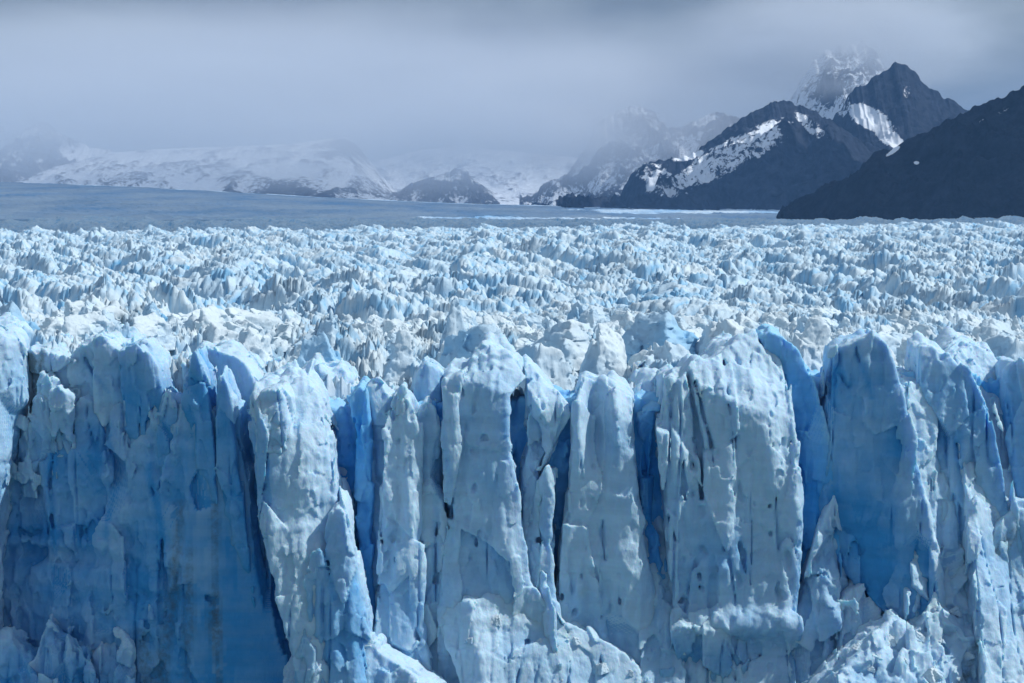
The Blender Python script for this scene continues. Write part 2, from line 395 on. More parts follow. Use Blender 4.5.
tower("ice_block", "lit upper ice block over the deep cleft", "ice block", 310,
      [(360, 296, 352), (420, 304, 352), (500, 318, 344), (720, 322, 340)], [(290, 392), (312, 372), (340, 372), (356, 392)], planes=[(20, .45, 0)], back=.1, depth=12, seed=24, tint=.15, chip=.7, rough=.8)
# --- pillars D
tower("ice_sliver", "flat dark-fronted sliver of ice left of the row of slim pillars", "ice sliver", 300,
      [(386, 367, 390), (420, 367, 396), (520, 367, 398), (720, 367, 400)], [(366, 390), (380, 387), (390, 396)], planes=[(-14, .03, 0), (45, .1, 0, 389)], depth=11, seed=25, tint=.4, rough=.4, chip=.4)
tower("ice_pillar", "slim grey-white pillar with a little pinnacle on its top", "ice pillar", 296.5,
      [(396, 391, 412), (400, 390, 414), (430, 386, 419), (500, 381, 421), (600, 376, 424), (683, 372, 432), (720, 370, 436)], [(386, 408), (394, 401), (402, 398), (410, 401), (418, 412)],
      planes=[(-4, .06, 0), (35, .08, 0, 410)], depth=13, key="slim", seed=26, tint=.15, rough=.4, chip=.4, pits=.5, flute=.7)
tower("ice_pillar", "slimmest pillar of the front, wedged beside the big scarred pillar", "ice pillar", 298,
      [(398, 420, 433), (430, 415, 440), (480, 414, 443), (540, 412, 447), (683, 408, 452), (720, 406, 454)], [(416, 412), (426, 401), (436, 410)], planes=[(-4, .05, 0), (40, .08, 0, 436)], depth=12, seed=27, tint=.2, rough=.4, chip=.4, pits=.5, flute=.6,
      cuts=[([(436, 600), (434, 540), (437, 470)], .2, 1.2)])
tower("ice_sliver", "upright bluish ice sliver standing behind the slim pillars", "ice sliver", 304,
      [(366, 418, 440), (400, 413, 442), (520, 412, 444)], [(413, 385), (424, 366), (436, 370), (442, 378)], planes=[(-28, .04, 0), (30, .1, 0)], depth=8, seed=28, tint=.45, chip=.35)
# --- E
tower("ice_tower", "large grey-white ice tower with a squared left corner and pitted face", T, 295.5,
      [(350, 470, 515), (380, 443, 524), (396, 443, 509), (440, 443, 507), (470, 444, 513), (520, 444, 520), (580, 440, 530), (640, 436, 575), (720, 432, 590)],
      [(440, 380), (468, 376), (474, 358), (486, 346), (500, 353), (512, 357), (526, 376)], planes=[(-8, .03, 0), (20, .12, 0, 488), (12, .85, -5.5, 495)], back=.03, seed=29, tint=.12, rough=.4, chip=.42, fsc=1.8, pits=.7, flute=.5,
      cuts=[([(449, 520), (448, 470), (441, 430)], .22, 1.4), ([(503, 440), (503, 420)], .2, .8)], bumps=[(478, 470, 14, 34, .6), (452, 430, 10, 60, .7), (505, 560, 14, 50, .9), (470, 560, 20, 20, -.5), (496, 410, 18, 60, .5)])
tower("ice_fin", "white ice fin with a shaded left side and long sloping right side", "ice fin", 297.5,
      [(366, 524, 532), (390, 528, 553), (412, 530, 571), (440, 527, 557), (470, 521, 541), (520, 518, 542), (580, 514, 546), (640, 510, 560), (720, 510, 560)],
      [(522, 372), (527, 366), (545, 380), (558, 396), (575, 412)], planes=[(-42, .06, 0, 540), (12, .18, 0), (20, .75, -4.5, 545)], back=.03, depth=14, seed=30, tint=.12, rough=.4, chip=.42, fsc=1.6, pits=.3,
      cuts=[([(517, 560), (521, 480), (527, 440)], .22, 2.0)], bumps=[(550, 440, 22, 30, -2.2)])
tower("ice_flake", "narrow shaded ice flake set in the crack right of the white fin", "ice flake", 295.5,
      [(472, 543, 556), (520, 541, 553), (580, 538, 556), (620, 534, 562), (720, 530, 566)], [(538, 486), (548, 471), (560, 478)], planes=[(-6, .05, 0), (40, .1, -.3)], depth=9, seed=31, tint=.3, rough=.4, chip=.4, flute=.3)
# --- F
tower("ice_tower", "broad ice tower with a hollow scoop below its crest", T, 296,
      [(384, 582, 632), (400, 575, 636), (440, 575, 636), (500, 567, 640), (560, 561, 651), (600, 557, 660), (640, 556, 664), (683, 556, 672), (720, 556, 676)],
      [(570, 412), (580, 386), (590, 381), (606, 386), (618, 384), (634, 396), (642, 414)], planes=[(-5, .03, 0), (40, .06, 0, 632), (6, .7, -3.2)], back=.03, seed=32, tint=.14, rough=.4, chip=.42, fsc=1.8, pits=.4, flute=.45,
      cuts=[([(582, 480), (581, 462)], .2, 1), ([(606, 560), (603, 530)], .3, 1)], bumps=[(597, 422, 12, 44, -3.8), (616, 410, 9, 44, 1.1), (580, 430, 9, 40, .6), (625, 500, 16, 60, .8), (620, 560, 34, 20, .9), (600, 640, 60, 40, -1.0)])
tower("ice_splinter", "dark blue splinter down inside the widest cleft", "ice splinter", 299.8,
      [(410, 641, 656), (520, 645, 656), (560, 650, 664), (720, 654, 676)], [(640, 420), (655, 408), (668, 412)], planes=[(-30, .05, 0), (25, .05, 0)], depth=9, mat=M_CLEAR, seed=33, tint=.85, chip=.6)
tower("ice_block", "lit ice shoulder between the scooped tower and the fluted tower", "ice block", 309,
      [(385, 636, 668), (440, 634, 672), (720, 634, 672)], [(630, 400), (645, 380), (660, 378), (676, 392)], planes=[(5, .4, 0)], back=.1, depth=11, seed=34, tint=.2, chip=.6)
# --- G
tower("ice_tower", "widest white ice tower, deeply fluted below a humped crest", T, 294.5,
      [(345, 715, 765), (362, 690, 785), (380, 664, 791), (420, 662, 796), (480, 665, 800), (560, 670, 801), (600, 676, 800), (650, 672, 803), (720, 668, 803)],
      [(660, 392), (668, 374), (684, 376), (694, 362), (712, 364), (726, 350), (742, 343), (752, 347), (766, 342), (780, 356), (793, 374), (804, 440)],
      planes=[(-6, .03, 0), (14, .15, 0, 738), (52, .05, 0, 792), (14, .8, -6.5, 735)], back=.03, key="fluted", crack=.7, seed=35, tint=.08, blue_faces=[(2, .3)], rough=.4, chip=.42, fsc=1.8, pits=.45, flute=.6, depth=17,
      cuts=[([(702, 500), (700, 440), (693, 400), (690, 376)], .5, 2.2), ([(716, 490), (710, 440), (700, 400), (696, 384)], .35, 1.6), ([(733, 486), (732, 430), (728, 400), (727, 372)], .45, 2.0), ([(684, 500), (682, 470)], .3, 1.2), ([(748, 572), (743, 545)], .35, 1.4)],
      bumps=[(760, 620, 60, 14, 1.6), (690, 600, 60, 24, -1.0), (740, 650, 70, 16, -1.4), (760, 420, 22, 60, .8), (680, 450, 10, 70, .8), (718, 560, 24, 60, .8), (770, 540, 24, 50, -.8)])
tower("ledge", None, None, 292.5,
      [(622, 676, 800), (650, 672, 806), (683, 664, 802), (720, 660, 802)], [(668, 640), (700, 632), (740, 640), (780, 632), (806, 620)],
      planes=[(-6, -.08, 0), (30, .0, -.8)], depth=9, back=.3, part_of="fluted", seed=36, tint=.45, chip=.8, fsc=1.3, rough=.7)
# --- H
tower("ice_fin", "curved blue ice fin whose lit edge slopes right, behind the fluted tower", "ice fin", 299.5,
      [(336, 762, 785), (350, 766, 800), (380, 780, 814), (420, 788, 828), (520, 792, 836), (720, 794, 840)],
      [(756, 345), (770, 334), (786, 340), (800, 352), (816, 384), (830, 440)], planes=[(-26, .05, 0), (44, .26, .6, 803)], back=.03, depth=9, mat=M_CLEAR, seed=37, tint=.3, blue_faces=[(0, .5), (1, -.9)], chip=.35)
tower("ice_block", "pale broken ice block lying at the foot of the blue recess", "ice block", 294.5,
      [(520, 822, 842), (570, 806, 850), (600, 800, 860), (640, 796, 858), (720, 790, 860)], [(800, 590), (812, 560), (826, 520), (840, 508), (850, 560), (860, 590)], planes=[(-16, .1, 0), (38, .12, -.5)], depth=11, seed=39, tint=.4, chip=.8, rough=.9, bumps=[(838, 612, 16, 14, 1.6)])
# --- I
tower("ice_slab", "tallest smooth blue ice slab leaning left with a lit right edge", "ice slab", 294.5,
      [(338, 850, 884), (350, 836, 895), (400, 832, 906), (440, 826, 914), (500, 822, 926), (530, 824, 932), (560, 838, 938), (590, 862, 942), (620, 892, 944), (660, 916, 948), (720, 930, 950)],
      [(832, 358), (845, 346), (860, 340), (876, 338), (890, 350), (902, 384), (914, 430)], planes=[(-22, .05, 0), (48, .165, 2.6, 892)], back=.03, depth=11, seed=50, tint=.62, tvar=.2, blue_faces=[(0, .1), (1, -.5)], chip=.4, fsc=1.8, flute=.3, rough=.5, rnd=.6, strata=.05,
      cuts=[([(872, 400), (866, 374), (858, 352)], .2, .6)], bumps=[(900, 520, 10, 30, .8), (906, 580, 12, 30, .8)])
tower("ice_slope", "rough lit ice slope filling the gap right of the tallest blue slab", "ice slope", 298.5,
      [(385, 896, 926), (440, 900, 936), (500, 905, 950), (720, 905, 960)], [(890, 400), (905, 382), (926, 386)], planes=[(26, .22, 0)], back=.1, depth=12, seed=51, tint=.15, chip=.7, fsc=1.3, rough=.7)
# --- J
tower("ice_slab", "blue-fronted ice slab with a notched crest, second from the right edge", "ice slab", 295.5,
      [(346, 926, 950), (370, 924, 974), (400, 925, 990), (440, 930, 1000), (500, 944, 1012), (560, 954, 1020), (620, 960, 1024), (720, 960, 1030)],
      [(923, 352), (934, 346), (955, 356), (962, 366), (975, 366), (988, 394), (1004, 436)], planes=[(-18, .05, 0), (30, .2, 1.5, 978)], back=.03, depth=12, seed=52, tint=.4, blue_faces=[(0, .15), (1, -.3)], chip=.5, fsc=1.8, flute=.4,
      cuts=[([(966, 540), (964, 470), (962, 440)], .2, 1.2), ([(956, 550), (957, 520), (958, 505)], .35, 1.2)])
tower("ice_hump", "snow-covered ice hump behind the notched slab", "ice hump", 306,
      [(350, 948, 1010), (400, 950, 1016), (720, 950, 1016)], [(940, 362), (965, 346), (990, 352), (1012, 380)], planes=[(26, .5, 0)], back=.1, depth=14, seed=53, tint=.1, chip=.5)
tower("ice_slab", "shadowed blue ice slab cut off by the frame's right edge", "ice slab", 296,
      [(365, 1010, 1075), (400, 1011, 1080), (460, 1018, 1084), (560, 1024, 1090), (720, 1024, 1090)], [(1008, 378), (1016, 366), (1040, 372), (1075, 380)], planes=[(-24, .07, 0), (30, .1, -1)], back=.03, depth=12, seed=54, tint=.65, chip=.45, fsc=1.8)
tower("ice_wall", "low shaded ice wall with a dirty crack near the right edge", "ice wall", 292.5,
      [(500, 1000, 1090), (560, 985, 1090), (640, 975, 1090), (720, 960, 1090)], [(985, 560), (1000, 528), (1024, 508), (1090, 500)], planes=[(-14, .14, 0)], depth=10, seed=55, tint=.4, chip=.5, fsc=1.6, rough=.6,
      dirt=[([(1018, 530), (1004, 550), (994, 590)], .5, 1.2)])
# --- aprons of fallen ice and the lit ramp
tower("ice_ramp", key="ramp", label="sunlit white ice ramp with small blue cracks at the bottom centre", cat="ice ramp", Y=296.2, sides=
      [(585, 440, 560), (600, 436, 610), (640, 444, 640), (683, 466, 680), (720, 480, 700)], top=[(434, 616), (446, 602), (470, 594), (500, 596), (520, 588), (545, 604), (560, 618), (600, 636), (640, 664), (680, 694)],
      planes=[(12, .42, 0), (-40, .2, .3, 445)], back=.0, depth=5, crack=.2, seed=56, tint=.0, chip=.35, fsc=1.6, rough=.5, flute=.15, strata=.08,
      cuts=[([(515, 683), (520, 655), (526, 645)], .25, .8), ([(533, 680), (537, 660)], .2, .8), ([(566, 683), (570, 665)], .25, .8), ([(606, 672), (602, 655)], .2, .8), ([(476, 605), (473, 590)], .35, .9)])
tower("ice_apron", key="apron", label="white apron of fallen ice rubble below the blue slabs", cat="ice rubble apron", Y=293.4, sides=
      [(560, 940, 985), (600, 900, 1010), (630, 860, 1060), (683, 800, 1090), (720, 790, 1090)], top=[(800, 636), (830, 606), (856, 596), (880, 608), (905, 616), (930, 600), (955, 566), (985, 580), (1010, 614), (1060, 644), (1090, 650)],
      planes=[(14, .7, 0)], back=.1, depth=8, crack=.2, seed=57, tint=.06, chip=.8, fsc=.8, rough=.9, flute=.6,
      dirt=[([(990, 590), (974, 630), (960, 662), (945, 676)], .45, 1.3), ([(948, 668), (944, 683)], .4, 1.0)], cuts=[])
tower("ice_apron", "shaded foot of rubble between the leaning slab and the slim pillars", "ice rubble apron", 290,
      [(650, 296, 380), (683, 280, 440), (720, 270, 450)], [(280, 690), (320, 668), (360, 640), (385, 650), (440, 680)], planes=[(-20, .4, 0)], back=.1, depth=10, crack=.2, seed=58, tint=.45, chip=.8, fsc=1.3, rough=.7)

tower("pinnacle", None, None, 297.2, [(384, 400, 404), (392, 398, 407), (408, 395, 411)], [(396, 396), (402, 383), (410, 398)], planes=[(-12, .1, 0), (40, .15, 0)], depth=4, part_of="slim", seed=71, tint=.1, chip=.3, rough=.4, bottom=412, vox=.18)
tower("brow", None, None, 291.3, [(392, 254, 286), (420, 250, 290), (446, 252, 286)], [(250, 404), (262, 391), (280, 390), (290, 402)], planes=[(-30, .02, 0), (25, .1, 0, 284)], depth=6, part_of="brow", seed=72, tint=.2, chip=.4, rough=.5, strata=.2, bottom=450, vox=.18)
tower("ice_block", "small pale ice block wedged under the lower tip of the tallest blue slab", "ice block", 292.6,
      [(588, 850, 872), (610, 842, 884), (660, 836, 892), (720, 830, 900)], [(842, 606), (856, 590), (870, 588), (884, 612)], planes=[(-20, .2, 0), (30, .25, 0)], depth=7, seed=73, tint=.2, chip=.8, rough=.8)

# ------------------------------------------------------------------ the surface of the glacier
def rise(x, y):
    """the ice climbs upstream beyond the crest, more at the left"""
    px = np.clip(x / y * FPX + 512, -300, 1400)
    end = np.interp(px, [-300, 0, 150, 320, 450, 560, 800, 1400], [150, 118, 96, 55, 30, 18, 6, 6]).astype(F32)
    return sstep(2900, 9500, y) * (22 + end)

def base_height(x, y):
    """mean level of the ice (above sea level): nearly flat behind the front, a swell at the left and an ice rise upstream"""
    h = np.full(np.broadcast(x, y).shape, 59.5, F32)
    h = h + 5.5 * np.exp(-((x + 62) / 34) ** 2 - ((y - 345) / 70) ** 2)
    h = h + 2.0 * np.exp(-((x - 32) / 26) ** 2 - ((y - 330) / 40) ** 2)
    h = h - 3.0 * np.exp(-((x - 5) / 16) ** 2 - ((y - 320) / 30) ** 2)
    far = sstep(360, 700, y)
    h = h + far * (6.0 * pn(x / 150 + y / 260, y / 120 - x / 300, 91) + 4.0 * pn(x / 70 + y / 120, y / 60 - x / 140, 92))
    q = x + .22 * y + 14 * pn(x / 90, y / 130, 95)
    s_ = q / 52 + .5 * pn(q / 60, y / 120, 93); s_ = s_ - np.floor(s_)
    h = h + 9.0 * sstep(380, 560, y) * (np.minimum(s_ / .14, 1) * (1 - s_) - .4) * (.25 + .9 * np.clip(.5 + pn(x / 90, y / 150, 96), 0, 1))
    h = h + rise(x, y)
    h = h - 10 * sstep(350, 420, y) * np.exp(-((x + 55 - (y - 400) * -.12) / 24) ** 2 - ((y - 440) / 45) ** 2)
    h = h - 3.5 * sstep(1400, 2500, y) + .0045 * np.clip(x, -900, 900) * sstep(700, 2500, y)
    return h

def serac_relief(x, y, amp=1.0, s=200):
    """crevassed blocks: each cell steep to the left and gentle to the right"""
    wx = x + 5.0 * pn(x / 22, y / 26, s + 50) + 1.6 * pn(x / 6, y / 7, s + 51)
    wy = y + 6.0 * pn(x / 24, y / 22, s + 60) + 1.6 * pn(x / 7, y / 6, s + 61)
    out = 0; blue = 0
    for k, (lx, ly, ang, hh) in enumerate([(24.0, 46.0, .62, .85), (5.8, 9.5, .5, .36), (2.8, 3.6, -.2, .26), (1.5, 1.9, .3, .13)]):
        c, sn = math.cos(ang), math.sin(ang)
        u, v = (wx * c + wy * sn) / lx, (-wx * sn + wy * c) / ly
        f1, f2, dx, dy, r1, r2, r3 = worley(u, v, s + 10 * k)
        e = f2 - f1
        h = 4.6 * (r1 - .35) * (r3 > .15) - dx * (3.6 + 5.5 * r2) - dy * (r3 - .35) * 4.0
        wd = .05 if k == 0 else .13
        if k == 0: h = (h + 1.5) * sstep(.0, .3, e) - 1.5
        h = h - (4.2 if k == 0 else 2.8) * np.exp(-(e / wd) ** 2) * (.4 + r3)
        out = out + h * hh
        if 0 < k < 3: blue = blue + np.exp(-(e / .16) ** 2) * (0, .5, .25)[k] * (r3 > .35)  # blue crevasse ice, with the blue of their shade put into the tint
        if k == 0: vary = .55 + .9 * r3
    out = out + .5 * fbm(x / 2.2, y / 2.2, s + 70, 3)
    big = .85 * (.75 + .25 * vary) + .35 * pn(x / 130, y / 190, s + 80)
    return out * amp * .80 * big, blue

def fan(Ys, half, hfun, ncol):
    """a sheet of ice seen out to a distance: rows at the distances Ys, columns widening with them"""
    u = np.linspace(-half, half, ncol).astype(F32)
    Ys = [Ys[0]] + list(Ys) + [Ys[-1]]                                 # first and last row: the sheet's edges turned down
    y = np.repeat(np.asarray(Ys, F32)[:, None], ncol, 1)
    x = u[None, :] * y
    z, attrs = hfun(x, y); z[0] -= 14; z[-1] -= 14
    v = np.stack([x, y, z], -1).reshape(-1, 3)
    r, c = len(Ys), ncol
    i = np.arange(r * c).reshape(r, c)
    f = np.stack([i[:-1, :-1], i[:-1, 1:], i[1:, 1:], i[1:, :-1]], -1).reshape(-1, 4)
    return v, f, {k: a.ravel() for k, a in attrs.items()}

def rows(y0, y1, k, mn):
    out = [y0]
    while out[-1] < y1: out.append(out[-1] + max(mn, out[-1] * k))
    return out

def near_h(x, y):
    k = sstep(400, 510, y)
    r, b = serac_relief(x, y, .95 + .05 * k)
    fade = .75 + .4 * np.exp(-((y - 350) / 35) ** 2)
    f1, f2, dx, dy, r1, r2, r3 = worley(x / 1.05 + .4 * pn(x / 2, y / 2, 5), y / 1.3, 260)
    z = base_height(x, y) - 2.2 + .6 * k + r * fade + (.7 * (r1 - .5) - dx * (.5 + .8 * r2) + .5 * dy * (r3 - .5)) * (1 - .6 * k)
    dirt = np.clip(fbm(x / 18, y / 14, 77, 3) * 1.5 + .05, 0, 1) * sstep(640, 380, y) * .9
    return z, {"tint": .10 + b + .15 * fbm(x / 9, y / 9, 78, 2), "dirt": dirt}
def far_h(x, y):
    r, b = serac_relief(x, y, 1.0 + .1 * sstep(600, 1500, y) - .55 * sstep(2500, 4200, y))
    z = base_height(x, y) - 1.6 + r
    dirt = np.clip(fbm(x / 30, y / 40, 77, 3) * 1.0 - .15, 0, 1) * .22
    return z, {"tint": .18 + b + .2 * fbm(x / 25, y / 25, 78, 2), "dirt": dirt}

Y_NEAR = 520.0
NEAR, FAR = [], []
JOBS.append((fan, (rows(309, Y_NEAR, .0011, .38), .33, near_h, 900), {}, lambda res: NEAR.extend(res)))
JOBS.append((fan, (rows(Y_NEAR - 3, 4200, .0012, .5), .31, far_h, 1000), {}, lambda res: FAR.extend(res)))
run_jobs()
v, f, a = NEAR
tag(link("glacier", mesh_np("glacier", v, f, M_FIELD, a, smooth=False)), "crevassed white glacier surface behind the ice front", "glacier", kind="structure")
v, f, a = FAR
tag(link("serac_field", mesh_np("serac_field", v, f, M_FIELD, a, smooth=False)), "mass of small jagged seracs stretching to the far crest of the glacier", "serac field", kind="stuff")

# the solid ice behind the towers, seen at the bottom of the clefts
ice_body("glacier_front", "deep blue solid ice behind the towers of the front", None, 302,
         [(360, 236, 1150), (720, 236, 1150)], [(236, 420), (330, 410), (440, 400), (560, 402), (660, 396), (800, 378), (1150, 378)], planes=[(0, .0, 0)], depth=8, seed=5, mat=M_CLEAR, tint=.8, flute=1.0, rough=.8, chip=.7, vox=.36, kind="structure")
ice_body("glacier_front", "solid ice behind the shaded left wall", None, 318,
         [(360, -140, 300), (720, -140, 300)], [(-140, 356), (300, 366)], planes=[(0, .0, 0)], depth=6, seed=6, tint=.6, flute=1.0, rough=.8, chip=.7, vox=.5, kind="structure")
run_jobs()

# ---- seracs one can tell apart
def chisel(kind, seed, vox=.27, blue=0.0, notch=False):
    """one block of broken ice about 10 m long, its foot below z = 0"""
    rng = np.random.default_rng(seed)
    L, W, H = {"fin": (4.2, 2.6, 6.5), "block": (3.8, 3.4, 4.2), "mound": (4.8, 4.0, 3.2), "spire": (2.2, 2.2, 7.5), "slab": (5.2, 3.0, 4.6)}[kind]
    ax = [np.arange(-W - 4, W + 4, vox, dtype=F32), np.arange(-L - 3, L + 3, vox, dtype=F32), np.arange(-4.5, H + 1.6, vox, dtype=F32)]
    x, y, z = ax[0][:, None, None], ax[1][None, :, None], ax[2][None, None, :]
    t = np.clip((z + 4) / (H + 4), 0, 1)
    sk = 0; xx = x
    d = np.full((len(ax[0]), len(ax[1]), len(ax[2])), 9., F32)
    for k in range({"fin": 3, "block": 3, "mound": 4, "spire": 3, "slab": 2}[kind]):
        # one blade: a steep left face and a gentler right face meeting in a sharp crest
        eL = R(rng.uniform(4, 24)); eR = R({"fin": 38, "block": 55, "mound": 58, "spire": 20, "slab": 50}[kind] + rng.uniform(-9, 9))
        cx, cy = (rng.uniform(-.5, .5) * W, rng.uniform(-.5, .5) * L) if k else (0, 0)
        hk = H * (1 if k == 0 else rng.uniform(.5, .85)); q = rng.uniform(-.35, .35)
        X_, Y_ = (x - cx) * math.cos(q) + (y - cy) * math.sin(q), -(x - cx) * math.sin(q) + (y - cy) * math.cos(q)
        zz = z - hk + .22 * rng.standard_normal() * Y_
        b = np.maximum(-X_ * math.cos(eL) + zz * math.sin(eL), X_ * math.cos(eR) + zz * math.sin(eR))
        b = np.maximum(b, X_ * .97 + z * .12 - W * rng.uniform(.7, 1.2))
        ll = L * (1 if k == 0 else rng.uniform(.45, .8)); s1, s2 = rng.uniform(.1, .6), rng.uniform(.1, .6)
        b = np.maximum(b, np.maximum((Y_ + z * s1) / math.hypot(1, s1) - ll, (-Y_ + z * s2) / math.hypot(1, s2) - ll))
        n = rng.standard_normal(3); n[2] = abs(n[2]) + .5; n /= np.linalg.norm(n)
        b = np.maximum(b, X_ * n[0] + Y_ * n[1] + (z - hk * .5) * n[2] - hk * rng.uniform(.3, .45))
        d = np.minimum(d, b)
    if notch: d = np.maximum(d, np.minimum(z - H * .5 - 1.6 * np.abs(x - .3), 9))
    w1 = lat(ax, (3, 3, 4), rng)
    d = d + .10 * w1 + .08 * np.abs(lat(ax, (1.3, 1.6, 2.4), rng)) + .05 * lat(ax, (.7, .7, .8), rng)
    idx = np.nonzero(np.abs(d) < 1.4)
    p = np.stack([ax[i][idx[i]] for i in range(3)], 1)
    d[idx] += (.4 if kind == "mound" else .45) * facet3(p, (2.2, 2.6, 3.0), seed * 11) + .22 * facet3(p, (1.1, 1.2, 1.4), seed * 11 + 5)
    tn = blue + rng.uniform(0, .25) + .2 * lat(ax, (4, 4, 4), rng) + .22 * sstep(.2, 1, -xx / W) - .15 * sstep(.5, 1, t)  # left flank bluer, its shaded side put into the tint
    dr = .5 * np.clip(lat(ax, (2, 2, 2), rng) - .7, 0, 1)
    return vox_mesh(d, ax, {"tint": np.clip(tn + np.zeros(d.shape, F32), -.2, 1), "dirt": dr})

KINDS = ["fin"] * 5 + ["block"] * 4 + ["mound"] * 3 + ["spire"] * 3 + ["slab"] * 3
PICK = [0, 1, 2, 3, 4, 5, 6, 7, 8, 0, 1, 2, 3, 4, 15, 16, 17, 12, 13, 9, 10, 15, 16, 17]
PROTO = []
for i, k in enumerate(KINDS): JOBS.append((chisel, (k, 300 + i), {}, lambda res, k=k: PROTO.append((k, mesh_np("serac", res[0], res[1], M_FIELD, res[2])))))
for sd_, k, nt_ in ((341, 'fin', False), (342, 'block', True), (343, 'slab', False)): JOBS.append((chisel, (k, sd_), dict(blue=.38, notch=nt_), lambda res, k=k: PROTO.append((k, mesh_np("serac", res[0], res[1], M_FIELD, res[2])))))
run_jobs()
LOOK = {"fin": "shark-fin shaped", "block": "chunky", "mound": "rounded", "spire": "pointed", "slab": "leaning slab-like"}
GS = "seracs behind the ice front"
rnd = random.Random(4)
placed = []
def ground(x, y): return float(near_h(np.array([[x]], F32), np.array([[y]], F32))[0][0, 0])
def bh(x, y): return float(base_height(np.array([[x]], F32), np.array([[y]], F32))[0, 0]) - 2.2
def serac(pi, x, y, s, rz, label, sz=None, dz=0.0, tilt=0.0, name="serac"):
    o = link(name, PROTO[pi][1]); o.location = (x, y, bh(x, y) + dz + .9)
    o.scale = (s[0], s[1], s[2]) if isinstance(s, tuple) else (s, s, s)
    o.rotation_euler = (rnd.uniform(-.08, .08), tilt, rz)
    tag(o, label, "serac", GS); placed.append((x, y, max(o.scale) * 3.2)); return o

# hand-placed ones that stand out in the photograph: prototype, px, py of the foot, distance, scale, turn
HAND = [
    (19, 120, 354, 316, (.5, .45, .85), .35, "dark blue block with a notched double top, on the white slope"),
    (18, 318, 384, 318, (.7, .65, .75), 1.35, "clean triangular blue slab behind the large white buttress"),
    (18, 6, 345, 325, (1.0, .8, .8), .9, "shadowed blue serac face at the frame's left edge"),
    (20, 470, 362, 326, (1.0, .9, .9), 1.15, "long blue-sided slab lying tilted behind the squared grey tower"),
    (9, 528, 362, 324, (1.25, 1.0, 1.1), .3, "big rounded white boulder of ice with a dark spot, behind the white fin"),
    (11, 652, 380, 322, (1.3, 1.2, 1.3), .5, "white hump with a blue left flank, behind the scooped tower"),
    (18, 655, 352, 335, (1.3, 1.1, .8), .75, "sharp-peaked serac with a blue left face, just behind the white hump"),
    (10, 722, 352, 330, (1.4, 1.2, 1.2), .2, "pale domed serac with a dark brown foot, behind the fluted tower"),
    (5, 560, 340, 345, (1.3, 1.3, .9), .6, "pyramid-like white serac left of the sharp-peaked one"),
    (6, 600, 362, 325, (.95, .9, 1.0), .2, "small grey serac with a saturated blue cleft behind the scooped tower"),
    (13, 455, 340, 350, (.9, .9, 1.0), .0, "slender white serac needle above the long tilted slab"),
    (7, 250, 372, 322, (1.0, .9, .9), -.3, "blunt white serac above the smooth dome of the left wall"),
    (10, 210, 350, 330, (1.3, 1.2, .9), .2, "low rounded serac with a blue belly between the dome and the notched block"),
    (4, 400, 372, 320, (1.0, .9, .8), .2, "tilted serac wedge above the row of slim pillars"),
    (17, 812, 352, 330, (1.1, 1.0, .9), -.4, "grey-shaded serac slab right above the curved blue fin"),
    (8, 800, 372, 316, (.8, .7, .9), .1, "dirty brown-topped ice block touching the tallest blue slab"),
    (9, 1000, 362, 325, (1.4, 1.2, 1.1), .1, "wide snowy hump above the shadowed slab at the right edge"),
    (18, 150, 330, 350, (.6, .5, .5), .5, "small dark-blue-sided serac peak high on the white slope at the left"),
]
for (pi, px, py, Y, s, rz, lab) in HAND:
    if pi < 18: s = (s[0] * .9, s[1] * .9, s[2] * .95)
    X_, Y_, Z_ = at(px, py, Y)
    o = serac(pi, X_, Y, s, rz, lab); o.location.z = max(min(Z_ + 1.5, o.location.z + 3.5), o.location.z - .5)

# the nearest others, in depth order behind the towers
MARKS = [(-70, "the white buttress of the left edge"), (38, "the white hump with the brown band"), (92, "the pale blue shoulder"), (140, "the flat-topped blue tower"), (193, "the tallest blue spire"),
         (228, "the narrow dark spire"), (290, "the banded white buttress"), (345, "the deep cleft"), (405, "the pillar with the pinnacle"), (480, "the squared grey tower"), (548, "the white fin"),
         (606, "the scooped tower"), (655, "the widest cleft"), (730, "the fluted tower"), (806, "the curved blue fin"), (870, "the tallest blue slab"), (915, "the rough lit slope"), (960, "the notched slab"), (1045, "the slab of the right edge")]
spots = []
yy = 326.0
while yy < Y_NEAR + 30:
    w_ = .262 * yy; xx = -w_ + rnd.uniform(0, 10)
    while xx < w_:
        x, y = xx + rnd.uniform(-3, 3), yy + rnd.uniform(-4, 4)
        if all((x - a) ** 2 + (y - b) ** 2 > (r + 3.2) ** 2 for a, b, r in placed[:len(HAND)]): spots.append((y, x))
        xx += rnd.uniform(8.5, 14.0)
    yy += rnd.uniform(8.5, 10.5)
spots.sort()
spots = spots[:300 - len(HAND)]
ORD = ["first", "second", "third", "fourth", "fifth", "sixth", "seventh", "eighth", "ninth", "tenth", "eleventh", "twelfth", "thirteenth", "fourteenth", "fifteenth", "sixteenth", "seventeenth", "eighteenth", "nineteenth", "twentieth", "twenty-first", "twenty-second", "twenty-third", "twenty-fourth", "twenty-fifth", "twenty-sixth", "twenty-seventh", "twenty-eighth"]
count = {}
for (y, x) in spots:
    pi = rnd.choice(PICK); k = PROTO[pi][0]
    px = 512 + FPX * x / y
    mk = min(MARKS, key=lambda m: abs(m[0] - px))[1]
    n = count[mk] = count.get(mk, 0) + 1
    s = rnd.uniform(.6, .9) if y < 348 else rnd.uniform(.55, .85) if y < 395 else rnd.uniform(.45, .72); sxy = rnd.uniform(.85, 1.25)
    size = "big" if s > .8 else "small" if s < .6 else "middling"
    serac(pi, x, y, (s * sxy, s * rnd.uniform(.85, 1.4), s * rnd.uniform(.6, .95)), rnd.gauss(-.45, .45), f"{size} {LOOK[k]} serac, {ORD[n - 1]} back in line behind {mk}", dz=rnd.uniform(-.8, .6), tilt=rnd.uniform(-.12, .12))

